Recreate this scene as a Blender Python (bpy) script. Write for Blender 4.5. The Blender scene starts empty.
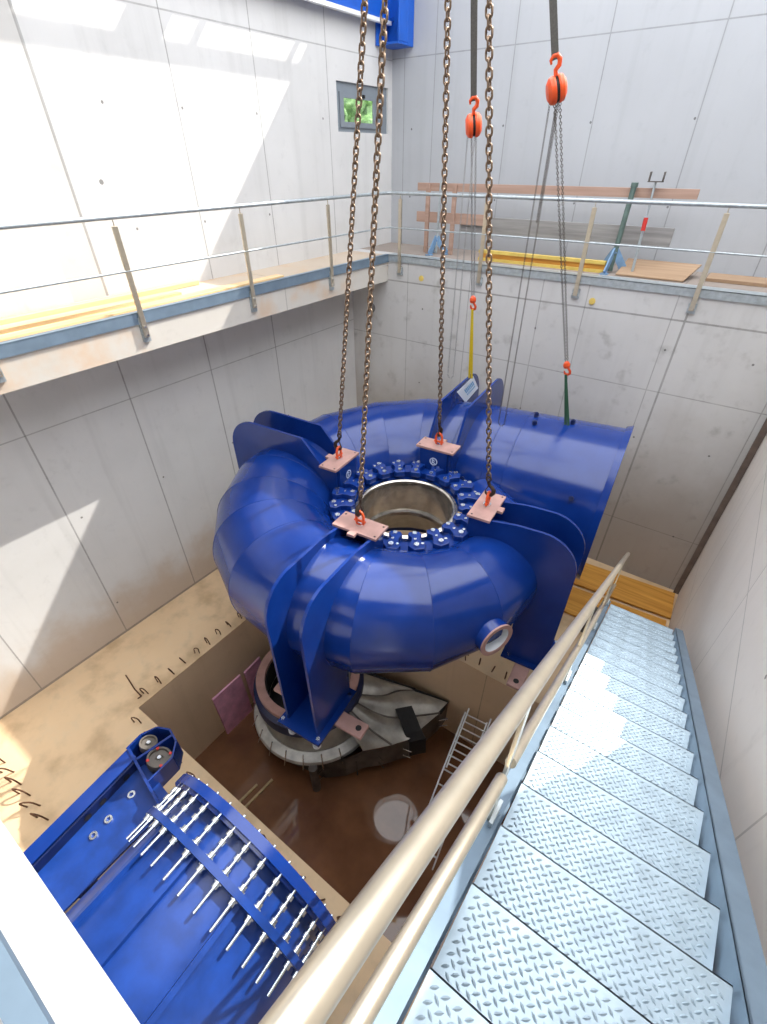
import bpy, math, random
from math import sin, cos, pi, radians, sqrt, atan2
from mathutils import Vector, Matrix
random.seed(7)
scn = bpy.context.scene
col = scn.collection

# ------------------------------------------------------------------ camera
YAW, PITCH, ROLL = 0.6253, -0.668, -0.005
cam_d = bpy.data.cameras.new('camera')
cam = bpy.data.objects.new('camera', cam_d); col.objects.link(cam)
_f = Vector((-sin(YAW)*cos(PITCH), cos(YAW)*cos(PITCH), sin(PITCH)))
_r = Vector((cos(YAW), sin(YAW), 0)); _u = _r.cross(_f)
_r2 = _r*cos(ROLL) + _u*sin(ROLL); _u2 = _u*cos(ROLL) - _r*sin(ROLL)
CAMZ = 1.538
m = Matrix.Identity(4)
for i in range(3):
    m[i][0], m[i][1], m[i][2] = _r2[i], _u2[i], -_f[i]
m[0][3], m[1][3], m[2][3] = 0, 0, CAMZ
cam.matrix_world = m
cam_d.sensor_fit = 'AUTO'; cam_d.sensor_width = 36
cam_d.lens = 470.85/1024*36
cam_d.shift_x = 0.95/1024; cam_d.shift_y = 17.1/1024
cam_d.clip_start = 0.02
scn.camera = cam

# ------------------------------------------------------------------ sky, sun, exposure
w = bpy.data.worlds.new('sky'); scn.world = w; w.use_nodes = True
nt = w.node_tree; nt.nodes.clear()
bg = nt.nodes.new('ShaderNodeBackground'); out = nt.nodes.new('ShaderNodeOutputWorld')
bg.inputs['Color'].default_value = (0.95, 0.97, 1.0, 1); bg.inputs['Strength'].default_value = 4.2
nt.links.new(bg.outputs[0], out.inputs[0])
sun_d = bpy.data.lights.new('sun', 'SUN'); sun = bpy.data.objects.new('sun', sun_d); col.objects.link(sun)
sun_d.energy = 6.5; sun_d.angle = 0.006; sun_d.color = (1.0, 0.96, 0.88)
sun.rotation_mode = 'QUATERNION'
sun.rotation_quaternion = Vector((-1, -2.3, -2.3)).to_track_quat('-Z', 'Y')
sun.location = (6, 16, 18)
scn.view_settings.view_transform = 'Standard'; scn.view_settings.look = 'None'
scn.view_settings.gamma = 1; scn.view_settings.use_curve_mapping = False
scn.view_settings.exposure = 0.03

# ------------------------------------------------------------------ materials
def srgb(r, g, b):
    f = lambda c: (c/255/12.92) if c/255 <= .04045 else ((c/255+.055)/1.055)**2.4
    return (f(r), f(g), f(b), 1)

class NT:
    def __init__(s, name):
        s.m = bpy.data.materials.new(name); s.m.use_nodes = True
        s.t = s.m.node_tree; s.b = s.t.nodes['Principled BSDF']
    def n(s, typ, **kw):
        x = s.t.nodes.new(typ)
        for k, v in kw.items():
            if k in ('inp',):
                for a, bb in v.items(): x.inputs[a].default_value = bb
            else: setattr(x, k, v)
        return x
    def l(s, a, b): s.t.links.new(a, b)
    def math(s, op, a, b=None, c=None):
        x = s.n('ShaderNodeMath', operation=op)
        for i, v in enumerate((a, b, c)):
            if v is None: continue
            if isinstance(v, (int, float)): x.inputs[i].default_value = v
            else: s.l(v, x.inputs[i])
        return x.outputs[0]
    def mix(s, fac, a, b):
        x = s.n('ShaderNodeMix', data_type='RGBA')
        for i, v in ((0, fac), (6, a), (7, b)):
            if hasattr(v, 'is_linked') or hasattr(v, 'links'): s.l(v, x.inputs[i])
            else: x.inputs[i].default_value = v
        return x.outputs[2]
    def noise(s, scale, detail=3, vec=None, rough=.55):
        x = s.n('ShaderNodeTexNoise'); x.inputs['Scale'].default_value = scale
        x.inputs['Detail'].default_value = detail; x.inputs['Roughness'].default_value = rough
        if vec is not None: s.l(vec, x.inputs['Vector'])
        return x.outputs['Fac']
    def ramp(s, fac, stops):
        x = s.n('ShaderNodeValToRGB'); s.l(fac, x.inputs[0])
        e = x.color_ramp.elements
        while len(e) < len(stops): e.new(.5)
        for i, (p, c) in enumerate(stops): e[i].position = p; e[i].color = c
        return x.outputs[0]
    def sstep(s, v, a, b):
        x = s.n('ShaderNodeMapRange', interpolation_type='SMOOTHSTEP'); s.l(v, x.inputs[0])
        x.inputs[1].default_value = a; x.inputs[2].default_value = b; return x.outputs[0]
    def bump(s, h, strength, dist=.01):
        x = s.n('ShaderNodeBump'); x.inputs['Strength'].default_value = strength; x.inputs['Distance'].default_value = dist
        s.l(h, x.inputs['Height']); s.l(x.outputs[0], s.b.inputs['Normal'])

def simple(name, c, rough=.5, metal=0, var=.12, scale=6, coat=0, bump=0):
    k = NT(name); tc = k.n('ShaderNodeTexCoord')
    nz = k.noise(scale, 4, tc.outputs['Object'])
    lo = tuple(v*(1-var) for v in c[:3])+(1,); hi = tuple(min(1, v*(1+var)) for v in c[:3])+(1,)
    k.l(k.ramp(nz, [(.3, lo), (.7, hi)]), k.b.inputs['Base Color'])
    k.b.inputs['Roughness'].default_value = rough; k.b.inputs['Metallic'].default_value = metal
    k.b.inputs['Coat Weight'].default_value = coat; k.b.inputs['Coat Roughness'].default_value = .12
    if bump: k.bump(k.noise(scale*6, 4, tc.outputs['Object']), bump, .01)
    return k.m

def concrete(name, base, dark, lines=(), holes=(), stain=None, w=.009, streak=True):
    """cast concrete: lines = [(axis, value)] formwork joints, holes = tie points (x,y,z)"""
    k = NT(name)
    g = k.n('ShaderNodeNewGeometry'); pos = g.outputs['Position']
    sx = k.n('ShaderNodeSeparateXYZ'); k.l(pos, sx.inputs[0])
    n1 = k.noise(.7, 5, pos); n2 = k.noise(5, 6, pos, .65)
    c = k.mix(k.math('MULTIPLY', k.math('SUBTRACT', n1, .35), .9), base, dark)
    c = k.mix(k.math('MULTIPLY', k.sstep(n2, .55, .75), .14), c, (dark[0]*.7, dark[1]*.7, dark[2]*.7, 1))
    if streak:
        mp = k.n('ShaderNodeMapping'); mp.inputs['Scale'].default_value = (5, 5, .25); k.l(pos, mp.inputs['Vector'])
        n3 = k.noise(1.0, 4, mp.outputs[0])
        c = k.mix(k.math('MULTIPLY', k.sstep(n3, .5, .75), .16), c, (dark[0]*.8, dark[1]*.8, dark[2]*.78, 1))
    if stain: c = stain(k, c, sx, pos)
    for strong in (False, True):
        sel = [l for l in lines if isinstance(l[1], tuple) == strong]
        if not sel: continue
        acc = None
        for ax, v in sel:
            ww = w
            zr = None
            if isinstance(v, tuple):
                ww = v[1]; zr = v[2:]; v = v[0]
            q = k.math('COMPARE', sx.outputs[ax], v, ww)
            if zr: q = k.math('MULTIPLY', q, k.math('MULTIPLY', k.math('GREATER_THAN', sx.outputs[2], zr[0]), k.math('LESS_THAN', sx.outputs[2], zr[1])))
            acc = q if acc is None else k.math('MAXIMUM', acc, q)
        c = k.mix(k.math('MULTIPLY', acc, k.math('ADD', .22 if strong else .1, k.math('MULTIPLY', n2, .6))), c, (dark[0]*.28, dark[1]*.27, dark[2]*.25, 1))
    if holes:
        acc = None
        for h in holes:
            vm = k.n('ShaderNodeVectorMath', operation='DISTANCE'); k.l(pos, vm.inputs[0]); vm.inputs[1].default_value = h[:3]
            q = k.math('LESS_THAN', vm.outputs['Value'], h[3] if len(h) > 3 else .018)
            acc = q if acc is None else k.math('MAXIMUM', acc, q)
        c = k.mix(k.math('MULTIPLY', acc, .75), c, (dark[0]*.18, dark[1]*.17, dark[2]*.16, 1))
    k.l(c, k.b.inputs['Base Color']); k.b.inputs['Roughness'].default_value = .85
    k.bump(n2, .12, .01)
    return k.m

CB, CD = srgb(214, 213, 212), srgb(178, 177, 176)
def stain_left(k, c, sx, pos):
    nz = k.noise(1.3, 5, pos)
    f = k.math('MULTIPLY', k.sstep(k.math('ADD', sx.outputs[2], k.math('MULTIPLY', nz, -1.6)), -5.2, -6.1), .5)
    c = k.mix(f, c, srgb(176, 140, 92))
    band = k.math('COMPARE', sx.outputs[1], 2.9, .28)          # repaired joint strip beside the expansion joint
    band2 = k.math('MULTIPLY', k.math('COMPARE', sx.outputs[1], 3.45, .24), k.math('GREATER_THAN', sx.outputs[2], 0))
    return k.mix(k.math('MULTIPLY', band2, .35), c, srgb(176, 172, 165))
def stain_back(k, c, sx, pos):
    nz = k.noise(1.1, 6, pos)
    f = k.math('MULTIPLY', k.sstep(k.math('ADD', sx.outputs[2], k.math('MULTIPLY', nz, -2.4)), -2.9, -5.6), .62)
    c = k.mix(f, c, srgb(138, 124, 108))
    top = k.math('MULTIPLY', k.math('GREATER_THAN', sx.outputs[2], -.07), k.math('GREATER_THAN', sx.outputs[1], 9.55))
    c = k.mix(k.math('MULTIPLY', top, .7), c, srgb(122, 100, 82))
    nz2 = k.noise(2.6, 4, pos)
    return k.mix(k.math('MULTIPLY', k.sstep(nz2, .55, .75), .4), c, srgb(120, 116, 110))
LW = [(1, (3.69, .018, 0, 9)), (1, (3.69, .014, 0, 9)), (1, (5.53, .009, -.5, 9)), (1, (7.07, .009, -.5, 9)), (1, (8.78, .009, -.5, 9)), (1, (1.92, .012, -9, -.3)), (1, (3.5, .012, -9, -.3)), (1, (5.09, .012, -9, -.3)), (1, (6.7, .012, -9, -.3)), (1, (.35, .01, -9, -.3)), (1, -1.2), (2, -1.48), (2, 3.05), (2, (-5.63, .03))]
M_left = concrete('concrete_left', CB, CD, LW,
    [(-7.5, y, z) for y in (2.1, 3.6, 5.2, 6.8) for z in (-3.0,)] + [(-7.5, y, z) for y in (4.42, 5.6, 7.0, 8.6) for z in (2.1, .75)] + [(-7.5, 4.1, 1.3, .03), (-7.5, 2.0, -4.9)], stain_left)
M_left.name = 'concrete_left'
M_backu = concrete('concrete_back_upper', srgb(180, 183, 188), srgb(164, 166, 171),
    [(0, -4.9), (0, -3.3), (0, -1.68), (0, -7.2), (0, -.1), (2, 3.07), (0, -6.5)],
    [(x, 10.8, z) for x in (-7.0, -4.95, -3.33, -1.72) for z in (2.0, .85)])
M_backl = concrete('concrete_back_lower', srgb(204, 203, 202), srgb(172, 170, 167),
    [(0, -.92), (0, (-.72, .016)), (0, -5.99), (0, .80), (0, -3.1), (0, -4.55), (2, -1.70), (2, -4.4), (2, (-.53, .014)), (0, -2.3)],
    [(x, 9.25, z) for x in (-5.6, -3.1, -.85, .4) for z in (-1.0, -2.6)] + [(-6.95, 9.25, -1.15, .1)] + [(.45, 9.25, -4.4)], stain_back)
M_right = concrete('concrete_right', srgb(222, 214, 207), srgb(196, 188, 180), [(2, -1.75), (2, -4.4), (1, 7.3), (1, 4.6), (1, 1.9)], [(.99, y, -1.2) for y in (1.2, 3.0, 5.2)])
def ledge_stain_and_tint(k, c, sx, pos):
    nz = k.noise(1.1, 5, pos); c = k.mix(k.math('MULTIPLY', k.sstep(nz, .48, .7), .55), c, srgb(206, 160, 112))
    top = k.math('GREATER_THAN', sx.outputs[2], ZL-.01)  # even tan tint over the top surface
    return k.mix(k.math('MULTIPLY', top, .45), c, srgb(188, 158, 124))
ZL = -.06
M_ledge = concrete('concrete_ledge', srgb(205, 200, 192), srgb(176, 168, 156), [(1, 1.2), (1, 6.2)], stain=ledge_stain_and_tint, streak=False)
M_hall = concrete('dark_hall_grey', srgb(124, 122, 118), srgb(104, 102, 98), streak=False)  # unseen hall surfaces, kept dark to cut bounce onto the upper walls
M_front = concrete('concrete_front', srgb(214, 214, 213), srgb(196, 196, 195), streak=False)

def floor_stain(k, c, sx, pos):
    nz = k.noise(3.2, 7, pos, .7)
    c = k.mix(k.math('MULTIPLY', k.sstep(nz, .45, .7), .4), c, srgb(206, 188, 160))
    nz2 = k.noise(1.6, 6, pos)
    return k.mix(k.math('MULTIPLY', k.sstep(nz2, .45, .72), .5), c, srgb(150, 118, 82))
M_floor = concrete('dusty_floor', srgb(218, 190, 154), srgb(192, 162, 126), stain=floor_stain, streak=False)
M_sump = concrete('damp_concrete', srgb(222, 196, 164), srgb(186, 156, 122), [(0, -4.0), (0, -1.4)])

def water_mat():
    k = NT('muddy_water'); tc = k.n('ShaderNodeTexCoord')
    nz = k.noise(1.2, 5, tc.outputs['Object'])
    k.l(k.ramp(nz, [(.3, srgb(106, 72, 52)), (.7, srgb(140, 98, 70))]), k.b.inputs['Base Color'])
    k.b.inputs['Roughness'].default_value = .03; k.b.inputs['IOR'].default_value = 1.5
    k.bump(k.noise(2.5, 2, tc.outputs['Object']), .01, .02)
    return k.m
M_water = water_mat()

def blue_mat():
    k = NT('blue_paint'); tc = k.n('ShaderNodeTexCoord')
    nz = k.noise(2.0, 5, tc.outputs['Object'])
    k.l(k.ramp(nz, [(.3, (.0035, .024, .165, 1)), (.7, (.006, .036, .22, 1))]), k.b.inputs['Base Color'])
    r = k.noise(9, 5, tc.outputs['Object'])
    k.l(k.math('ADD', .10, k.math('MULTIPLY', r, .14)), k.b.inputs['Roughness'])
    k.b.inputs['Specular IOR Level'].default_value = .55
    k.bump(k.noise(30, 3, tc.outputs['Object']), .03, .01)
    return k.m
M_blue = blue_mat()
M_blue_dusty = simple('dusty_blue_paint', (.007, .040, .22, 1), .34, 0, .28, 4)
M_navy = simple('dark_blue_paint_and_shade', (.004, .012, .07, 1), .4, 0, .3, 5)
M_crane = simple('crane_blue_paint', (.01, .11, .55, 1), .4, 0, .1, 3)
M_white = simple('white_paint', (.8, .82, .84, 1), .5, 0, .05, 3)
M_pink = simple('pink_primer', srgb(176, 138, 130), .6, 0, .16, 5)
M_pinkboard = simple('pink_board', srgb(228, 166, 194), .75, 0, .22, 4)
M_steel = simple('bare_steel', (.62, .59, .55, 1), .22, .85, .2, 8)
M_zinc = simple('zinc_bolt', (.78, .82, .86, 1), .25, 1, .1, 30)
M_galv = simple('galvanised_steel', srgb(172, 180, 184), .42, .5, .14, 14)
M_tread = simple('chequer_plate', srgb(168, 186, 198), .36, .4, .14, 9)
M_stringer = simple('stringer_steel', srgb(128, 148, 166), .45, .5, .1, 5)
M_rail = simple('brushed_stainless', srgb(196, 186, 168), .30, .8, .06, 20)
M_chain = simple('rusty_chain', srgb(134, 114, 96), .38, .85, .35, 40)
M_chain2 = simple('dark_chain', srgb(84, 78, 72), .4, .8, .3, 40)
M_chain3 = simple('zinc_chain', srgb(150, 150, 150), .35, .8, .2, 40)
M_hook = simple('dark_hook_steel', srgb(70, 58, 50), .45, .7, .3, 20)
M_orange = simple('orange_paint', srgb(226, 84, 34), .4, 0, .12, 20)
M_cornerch = simple('corner_channel_steel', srgb(112, 98, 90), .7, .2, .2, 6)
M_black = simple('black_rubber_and_shade', srgb(26, 25, 26), .7, 0, .3, 10)
M_strap = simple('grey_webbing', srgb(96, 94, 90), .85, 0, .15, 60)
M_greensling = simple('green_webbing', srgb(40, 78, 56), .85, 0, .2, 60)
M_yellow = simple('yellow_paint', srgb(214, 186, 96), .55, 0, .1, 8)
M_yellowsling = simple('yellow_webbing', srgb(212, 184, 24), .8, 0, .1, 60)
M_rust = simple('rusty_bar', srgb(96, 64, 44), .8, .2, .4, 30)
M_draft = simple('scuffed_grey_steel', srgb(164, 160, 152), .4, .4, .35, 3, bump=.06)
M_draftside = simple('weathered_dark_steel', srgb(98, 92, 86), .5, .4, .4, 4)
M_paleflange = simple('pale_flange_steel', srgb(206, 204, 198), .45, .3, .2, 6)
M_alu = simple('aluminium', (.75, .75, .74, 1), .35, .9, .1, 10)
M_prop = simple('green_grey_paint', srgb(96, 116, 110), .55, .2, .15, 10)
M_base = simple('pale_blue_paint', srgb(118, 152, 186), .5, .1, .15, 10)
M_glass = None

def wood(name, a, b, scale=1.0, axis=0):
    k = NT(name); tc = k.n('ShaderNodeTexCoord')
    mp = k.n('ShaderNodeMapping'); s = [14, 14, 14]; s[axis] = .7; mp.inputs['Scale'].default_value = [v*scale for v in s]
    k.l(tc.outputs['Object'], mp.inputs['Vector'])
    n = k.noise(1, 6, mp.outputs[0], .6)
    k.l(k.ramp(n, [(.3, a), (.72, b)]), k.b.inputs['Base Color']); k.b.inputs['Roughness'].default_value = .7
    k.bump(n, .15, .004)
    return k.m
M_wood = wood('reddish_timber', srgb(158, 128, 112), srgb(184, 154, 138))
M_woodgrey = wood('weathered_timber', srgb(120, 118, 118), srgb(164, 162, 160))
M_woodY = wood('pale_timber', srgb(212, 178, 130), srgb(238, 206, 160), 1, 1)
M_ply = wood('plywood', srgb(150, 122, 96), srgb(176, 148, 120))
M_form = wood('yellow_formwork_board', srgb(178, 118, 40), srgb(222, 164, 72))
M_lath = wood('timber_lath', srgb(170, 146, 106), srgb(200, 176, 130))

def glass_mat():
    k = NT('window_glass')
    k.b.inputs['Base Color'].default_value = (.9, .95, .92, 1); k.b.inputs['Roughness'].default_value = .05
    k.b.inputs['Transmission Weight'].default_value = 1.0; k.b.inputs['IOR'].default_value = 1.45
    return k.m
M_glass = glass_mat()
def leaf_mat():
    k = NT('garden_leaves'); tc = k.n('ShaderNodeTexCoord')
    k.l(k.ramp(k.noise(9, 5, tc.outputs['Object']), [(.3, srgb(44, 80, 36)), (.55, srgb(112, 148, 84)), (.75, srgb(190, 210, 160))]), k.b.inputs['Base Color'])
    return k.m
M_leaf = leaf_mat()
M_frame = simple('grey_window_frame', srgb(132, 140, 148), .5, .1, .05, 5)
M_redmark = simple('red_mark', srgb(200, 50, 44), .5)
M_label = simple('white_label', (.86, .9, .93, 1), .4, 0, .03)
M_labelblue = simple('label_print', srgb(92, 168, 214), .5)
M_ink = simple('white_mark', (.6, .68, .85, 1), .5)

# ------------------------------------------------------------------ mesh building
class MB:
    def __init__(s): s.v = []; s.f = []; s.sm = []; s.mi = []; s.cur = 0
    def add(s, vs, fs, smooth=False):
        o = len(s.v); s.v += [tuple(v) for v in vs]
        for f in fs: s.f.append([i+o for i in f]); s.sm.append(smooth); s.mi.append(s.cur)
        return s
    def hexa(s, P):      # 8 points: bottom ring 4, top ring 4
        return s.add(P, [(3,2,1,0),(4,5,6,7),(0,1,5,4),(1,2,6,5),(2,3,7,6),(3,0,4,7)])
    def box(s, a, b):
        x0,y0,z0 = a; x1,y1,z1 = b
        x0,x1 = sorted((x0,x1)); y0,y1 = sorted((y0,y1)); z0,z1 = sorted((z0,z1))
        return s.hexa([(x0,y0,z0),(x1,y0,z0),(x1,y1,z0),(x0,y1,z0),(x0,y0,z1),(x1,y0,z1),(x1,y1,z1),(x0,y1,z1)])
    def bar(s, p, q, w, h, up=(0,0,1)):   # rectangular bar between points; w sideways, h along up
        p, q = Vector(p), Vector(q); d = (q-p).normalized(); u = Vector(up)
        sd = d.cross(u)
        if sd.length < 1e-5: sd = d.cross(Vector((1,0,0)))
        sd.normalize(); u = sd.cross(d).normalized()
        P = []
        for c in (p, q):
            P += [c-sd*w/2-u*h/2, c+sd*w/2-u*h/2, c+sd*w/2+u*h/2, c-sd*w/2+u*h/2]
        return s.add(P, [(3,2,1,0),(4,5,6,7),(0,1,5,4),(1,2,6,5),(2,3,7,6),(3,0,4,7)])
    def tube(s, pts, r, n=10, closed=False, caps=True):
        pts = [Vector(p) for p in pts]; N = len(pts); rr = r if isinstance(r, (list, tuple)) else [r]*N
        rings = []; prev = None
        for i, p in enumerate(pts):
            a = pts[(i-1) % N] if (closed or i > 0) else p
            b = pts[(i+1) % N] if (closed or i < N-1) else p
            t = (b-a).normalized()
            if prev is None:
                ref = Vector((0,0,1)) if abs(t.z) < .9 else Vector((1,0,0))
                e = t.cross(ref).normalized()
            else:
                e = (prev - t*prev.dot(t)).normalized()
            prev = e; g = t.cross(e)
            rings.append([p + (e*cos(2*pi*k/n)+g*sin(2*pi*k/n))*rr[i] for k in range(n)])
        vs = [v for R in rings for v in R]; fs = []
        for i in range(N if closed else N-1):
            j = (i+1) % N
            for k in range(n):
                l = (k+1) % n; fs.append((i*n+k, i*n+l, j*n+l, j*n+k))
        s.add(vs, fs, True)
        if caps and not closed:
            s.add(rings[0], [tuple(range(n-1, -1, -1))]); s.add(rings[-1], [tuple(range(n))])
        return s
    def cyl(s, p, q, r, n=20): return s.tube([p, q], r, n)
    def lathe(s, prof, n=48, M=None, closed=False, smooth=True, a0=0, a1=2*pi):   # prof [(rho,z)], about z; split per segment for crisp edges
        M = M or Matrix.Identity(4); full = abs(a1-a0-2*pi) < 1e-6
        segs = list(zip(prof, prof[1:])) + ([(prof[-1], prof[0])] if closed else [])
        K = n if full else n+1
        for (r0,z0),(r1,z1) in segs:
            A = []
            for k in range(K):
                t = a0 + (a1-a0)*k/n
                A.append(M @ Vector((r0*cos(t), r0*sin(t), z0))); A.append(M @ Vector((r1*cos(t), r1*sin(t), z1)))
            fs = []
            for k in range(n):
                l = (k+1) % K; fs.append((2*k, 2*l, 2*l+1, 2*k+1))
            s.add(A, fs, smooth)
        return s
    def prism(s, poly, M, t):    # polygon in local xy extruded z from -t/2 to t/2, then M
        n = len(poly)
        vs = [M @ Vector((x, y, -t/2)) for x, y in poly] + [M @ Vector((x, y, t/2)) for x, y in poly]
        fs = [tuple(range(n-1, -1, -1)), tuple(range(n, 2*n))] + [(i, (i+1) % n, n+(i+1) % n, n+i) for i in range(n)]
        return s.add(vs, fs)
    def build(s, name, mat, parent=None, loc=None, bevel=0, fix=True):
        me = bpy.data.meshes.new(name); me.from_pydata(s.v, [], s.f); me.update()
        if fix:
            import bmesh
            b = bmesh.new(); b.from_mesh(me); bmesh.ops.recalc_face_normals(b, faces=b.faces); b.to_mesh(me); b.free()
        me.polygons.foreach_set('use_smooth', s.sm)
        for mm in (mat if isinstance(mat, (list, tuple)) else [mat]): me.materials.append(mm)
        me.polygons.foreach_set('material_index', s.mi); me.update()
        o = bpy.data.objects.new(name, me); col.objects.link(o)
        if parent is not None: o.parent = parent
        if loc is not None: o.location = loc
        if bevel:
            md = o.modifiers.new('bevel', 'BEVEL'); md.width = bevel; md.segments = 2; md.limit_method = 'ANGLE'; md.angle_limit = radians(50)
        return o

def tag(o, label=None, cat=None, group=None, kind=None):
    if label: o['label'] = label
    if cat: o['category'] = cat
    if group: o['group'] = group
    if kind: o['kind'] = kind
    return o
def thing(name, label, cat, loc=(0,0,0), rz=0, group=None):
    o = bpy.data.objects.new(name, None); col.objects.link(o); o.empty_display_size = .1
    o.location = loc; o.rotation_euler = (0, 0, rz)
    return tag(o, label, cat, group)
def struct(name, mb, mat, bevel=0): return tag(mb.build(name, mat, bevel=bevel), kind='structure')
def dup(o, parent=None, loc=None, rot=None):
    c = o.copy(); col.objects.link(c)
    if parent is not None: c.parent = parent
    if loc is not None: c.location = loc
    if rot is not None: c.rotation_euler = rot
    for ch in list(o.children): dup(ch, c)
    return c
def T(*a): return Matrix.Translation(Vector(a))
def Rz(a): return Matrix.Rotation(a, 4, 'Z')
def Rx(a): return Matrix.Rotation(a, 4, 'X')
def Ry(a): return Matrix.Rotation(a, 4, 'Y')
def axis_M(o, d, up=(0,0,1)):   # matrix whose z axis is d
    d = Vector(d).normalized(); u = Vector(up)
    x = u.cross(d)
    if x.length < 1e-4: x = Vector((1,0,0))
    x.normalize(); y = d.cross(x); o = Vector(o)
    return Matrix(((x.x,y.x,d.x,o.x),(x.y,y.y,d.y,o.y),(x.z,y.z,d.z,o.z),(0,0,0,1)))

# ------------------------------------------------------------------ the room
ZF, ZL, ZW = -5.65, -.06, -8.1
XL, YB, YP, XR = -7.5, 10.8, 9.25, .99
SX0, SX1, SY0, SY1 = -5.85, .2, 1.12, 5.07      # sump
WY0, WY1, WZ0, WZ1 = 9.02, 10.66, 1.93, 2.64    # window
# left wall with a window opening
b = MB()
b.box((XL-.35, -4, ZF), (XL, WY0, 5.5)); b.box((XL-.35, WY1, ZF), (XL, YB+.35, 5.5))
b.box((XL-.35, WY0, ZF), (XL, WY1, WZ0)); b.box((XL-.35, WY0, WZ1), (XL, WY1, 5.5))
struct('wall_left', b, M_left)
struct('wall_back_upper', MB().box((XL, YB, ZL), (5.5, YB+.35, 5.5)), M_backu)
struct('wall_back_lower', MB().box((XL, YP, ZF), (XR+.4, YB, ZL)), M_backl)
struct('wall_right', MB().box((XR, -.7, ZF), (XR+.4, YP, .12)).box((XR, -.7, .12), (XR+.4, 3.5, 2.2)), M_right)  # raised near part is unseen, added to keep sun off the near treads
struct('wall_front', MB().box((XL, -1.5, ZF), (XR+.4, -1.2, -.3)), M_front)
struct('wall_hall_right', MB().box((5.5, -3.5, -.4), (5.8, YB+.35, 5.5)), M_hall)
struct('wall_hall_near', MB().box((XL, -3.5, -.55), (5.5, -3.2, 5.5)), M_hall)
b = MB()
b.box((XL, -1.2, ZF-.02), (SX0, YP, ZF)); b.box((SX1, -1.2, ZF-.02), (XR, YP, ZF))
b.box((SX0, -1.2, ZF-.02), (SX1, SY0, ZF)); b.box((SX0, SY1, ZF-.02), (SX1, YP, ZF))
b.cur = 1
b.box((SX0-.3, SY0-.3, -8.8), (SX0, SY1+.3, ZF-.02)); b.box((SX1, SY0-.3, -8.8), (SX1+.3, SY1+.3, ZF-.02))
b.box((SX0, SY0-.3, -8.8), (SX1, SY0, ZF-.02)); b.box((SX0, SY1, -8.8), (SX1, SY1+.3, ZF-.02))
b.box((SX0, SY0, -9.0), (SX1, SY1, -8.8))
struct('floor', b, [M_floor, M_sump])
tag(MB().box((SX0, SY0, -8.8), (SX1, SY1, ZW)).build('sump_water', M_water), kind='structure')
# galleries
struct('trim_1', MB().box((XL, -.22, -.55), (-6.5, YP, ZL)), M_ledge)               # left gallery slab
b = MB().box((XL, -3.2, -.3), (-.14, -.60, -.0)).box((XL, -.60, -.95), (-.14, -.335, 0)); b.box((-.14, -3.2, -.55), (XR+.4, .0, -.0))
struct('trim_2', b, M_front)                                                       # front gallery slab
struct('trim_3', MB().box((XR+.4, -3.2, -.4), (5.5, YB, 0)), M_hall)               # assembly floor on the right
# steel edge strips
struct('trim_4', MB().box((-6.5, -.22, -.19), (-6.475, YP, -.055)).box((-6.56, -.22, ZL), (-6.475, YP, -.045)), M_stringer)
struct('trim_5', MB().box((-6.475, YP-.025, -.17), (XR, YP, -.05)).box((-6.475, YP-.025, ZL), (XR, YP+.2, -.045)), M_galv)
struct('trim_6', MB().box((-6.4, -.385, 0), (-.16, -.325, .012)).box((-6.4, -.33, -.03), (-.16, -.325, .0)), M_stringer)
# roof rim above the left wall and the glazing bars next to it
b = MB().box((XL-.35, -4, 5.5), (-6.44, YB+.35, 5.62)); b.box((-6.315, -4, 5.44), (-6.235, YB, 5.5))
for y0, y1 in ((-4, 6.35), (7.56, 8.19), (8.63, 8.74), (10.50, 10.60)): b.box((-6.44, y0, 5.47), (-6.315, y1, 5.5))
b.box((3.4, -3.5, 5.5), (5.8, YB+.35, 5.62)); b.box((-6.44, -3.5, 5.5), (3.4, -.4, 5.62))  # unseen roof slabs, added to cut skylight on the upper walls
struct('ceiling', b, M_frame)
# window in the left wall
b = MB()
fx = XL-.10
def frame(b, x0, x1, y0, z0, y1, z1, l, r, bt, tp):
    b.box((x0, y0, z0), (x1, y1, z0+bt)); b.box((x0, y0, z1-tp), (x1, y1, z1))
    b.box((x0, y0, z0+bt), (x1, y0+l, z1-tp)); b.box((x0, y1-r, z0+bt), (x1, y1, z1-tp))
frame(b, fx, fx+.06, WY0, WZ0, WY1, WZ1, .13, .42, .09, .16)
frame(b, fx+.061, fx+.09, WY0+.10, WZ0+.07, WY1-.39, WZ1-.14, .11, .11, .08, .08)
wo = struct('window_1', b, M_frame)
MB().box((fx+.02, WY0+.131, WZ0+.091), (fx+.03, WY1-.421, WZ1-.161)).build('pane', M_glass, wo)
MB().box((fx+.091, 9.8, WZ1-.20), (fx+.12, 9.86, WZ1-.15)).build('handle', M_black, wo)
b = MB()
for i in range(110):
    c = Vector((XL-1.1-random.random()*1.0, 8.6+random.random()*6.5, .9+random.random()*1.9)); r = .16+.24*random.random()
    b.lathe([(0, -r), (r*.7, -r*.7), (r, 0), (r*.7, r*.7), (0, r)], 7, T(*c), smooth=False)
b.cyl((XL-1.5, 11.0, .5), (XL-1.5, 11.0, 1.6), .06, 8)
struct('ground_outside', MB().box((XL-9, 5, .2), (XL-.36, 18, .52)), M_leaf)
tag(b.build('garden_bush', M_leaf), 'green bush outside the small grey window in the left wall', 'bush')
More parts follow.
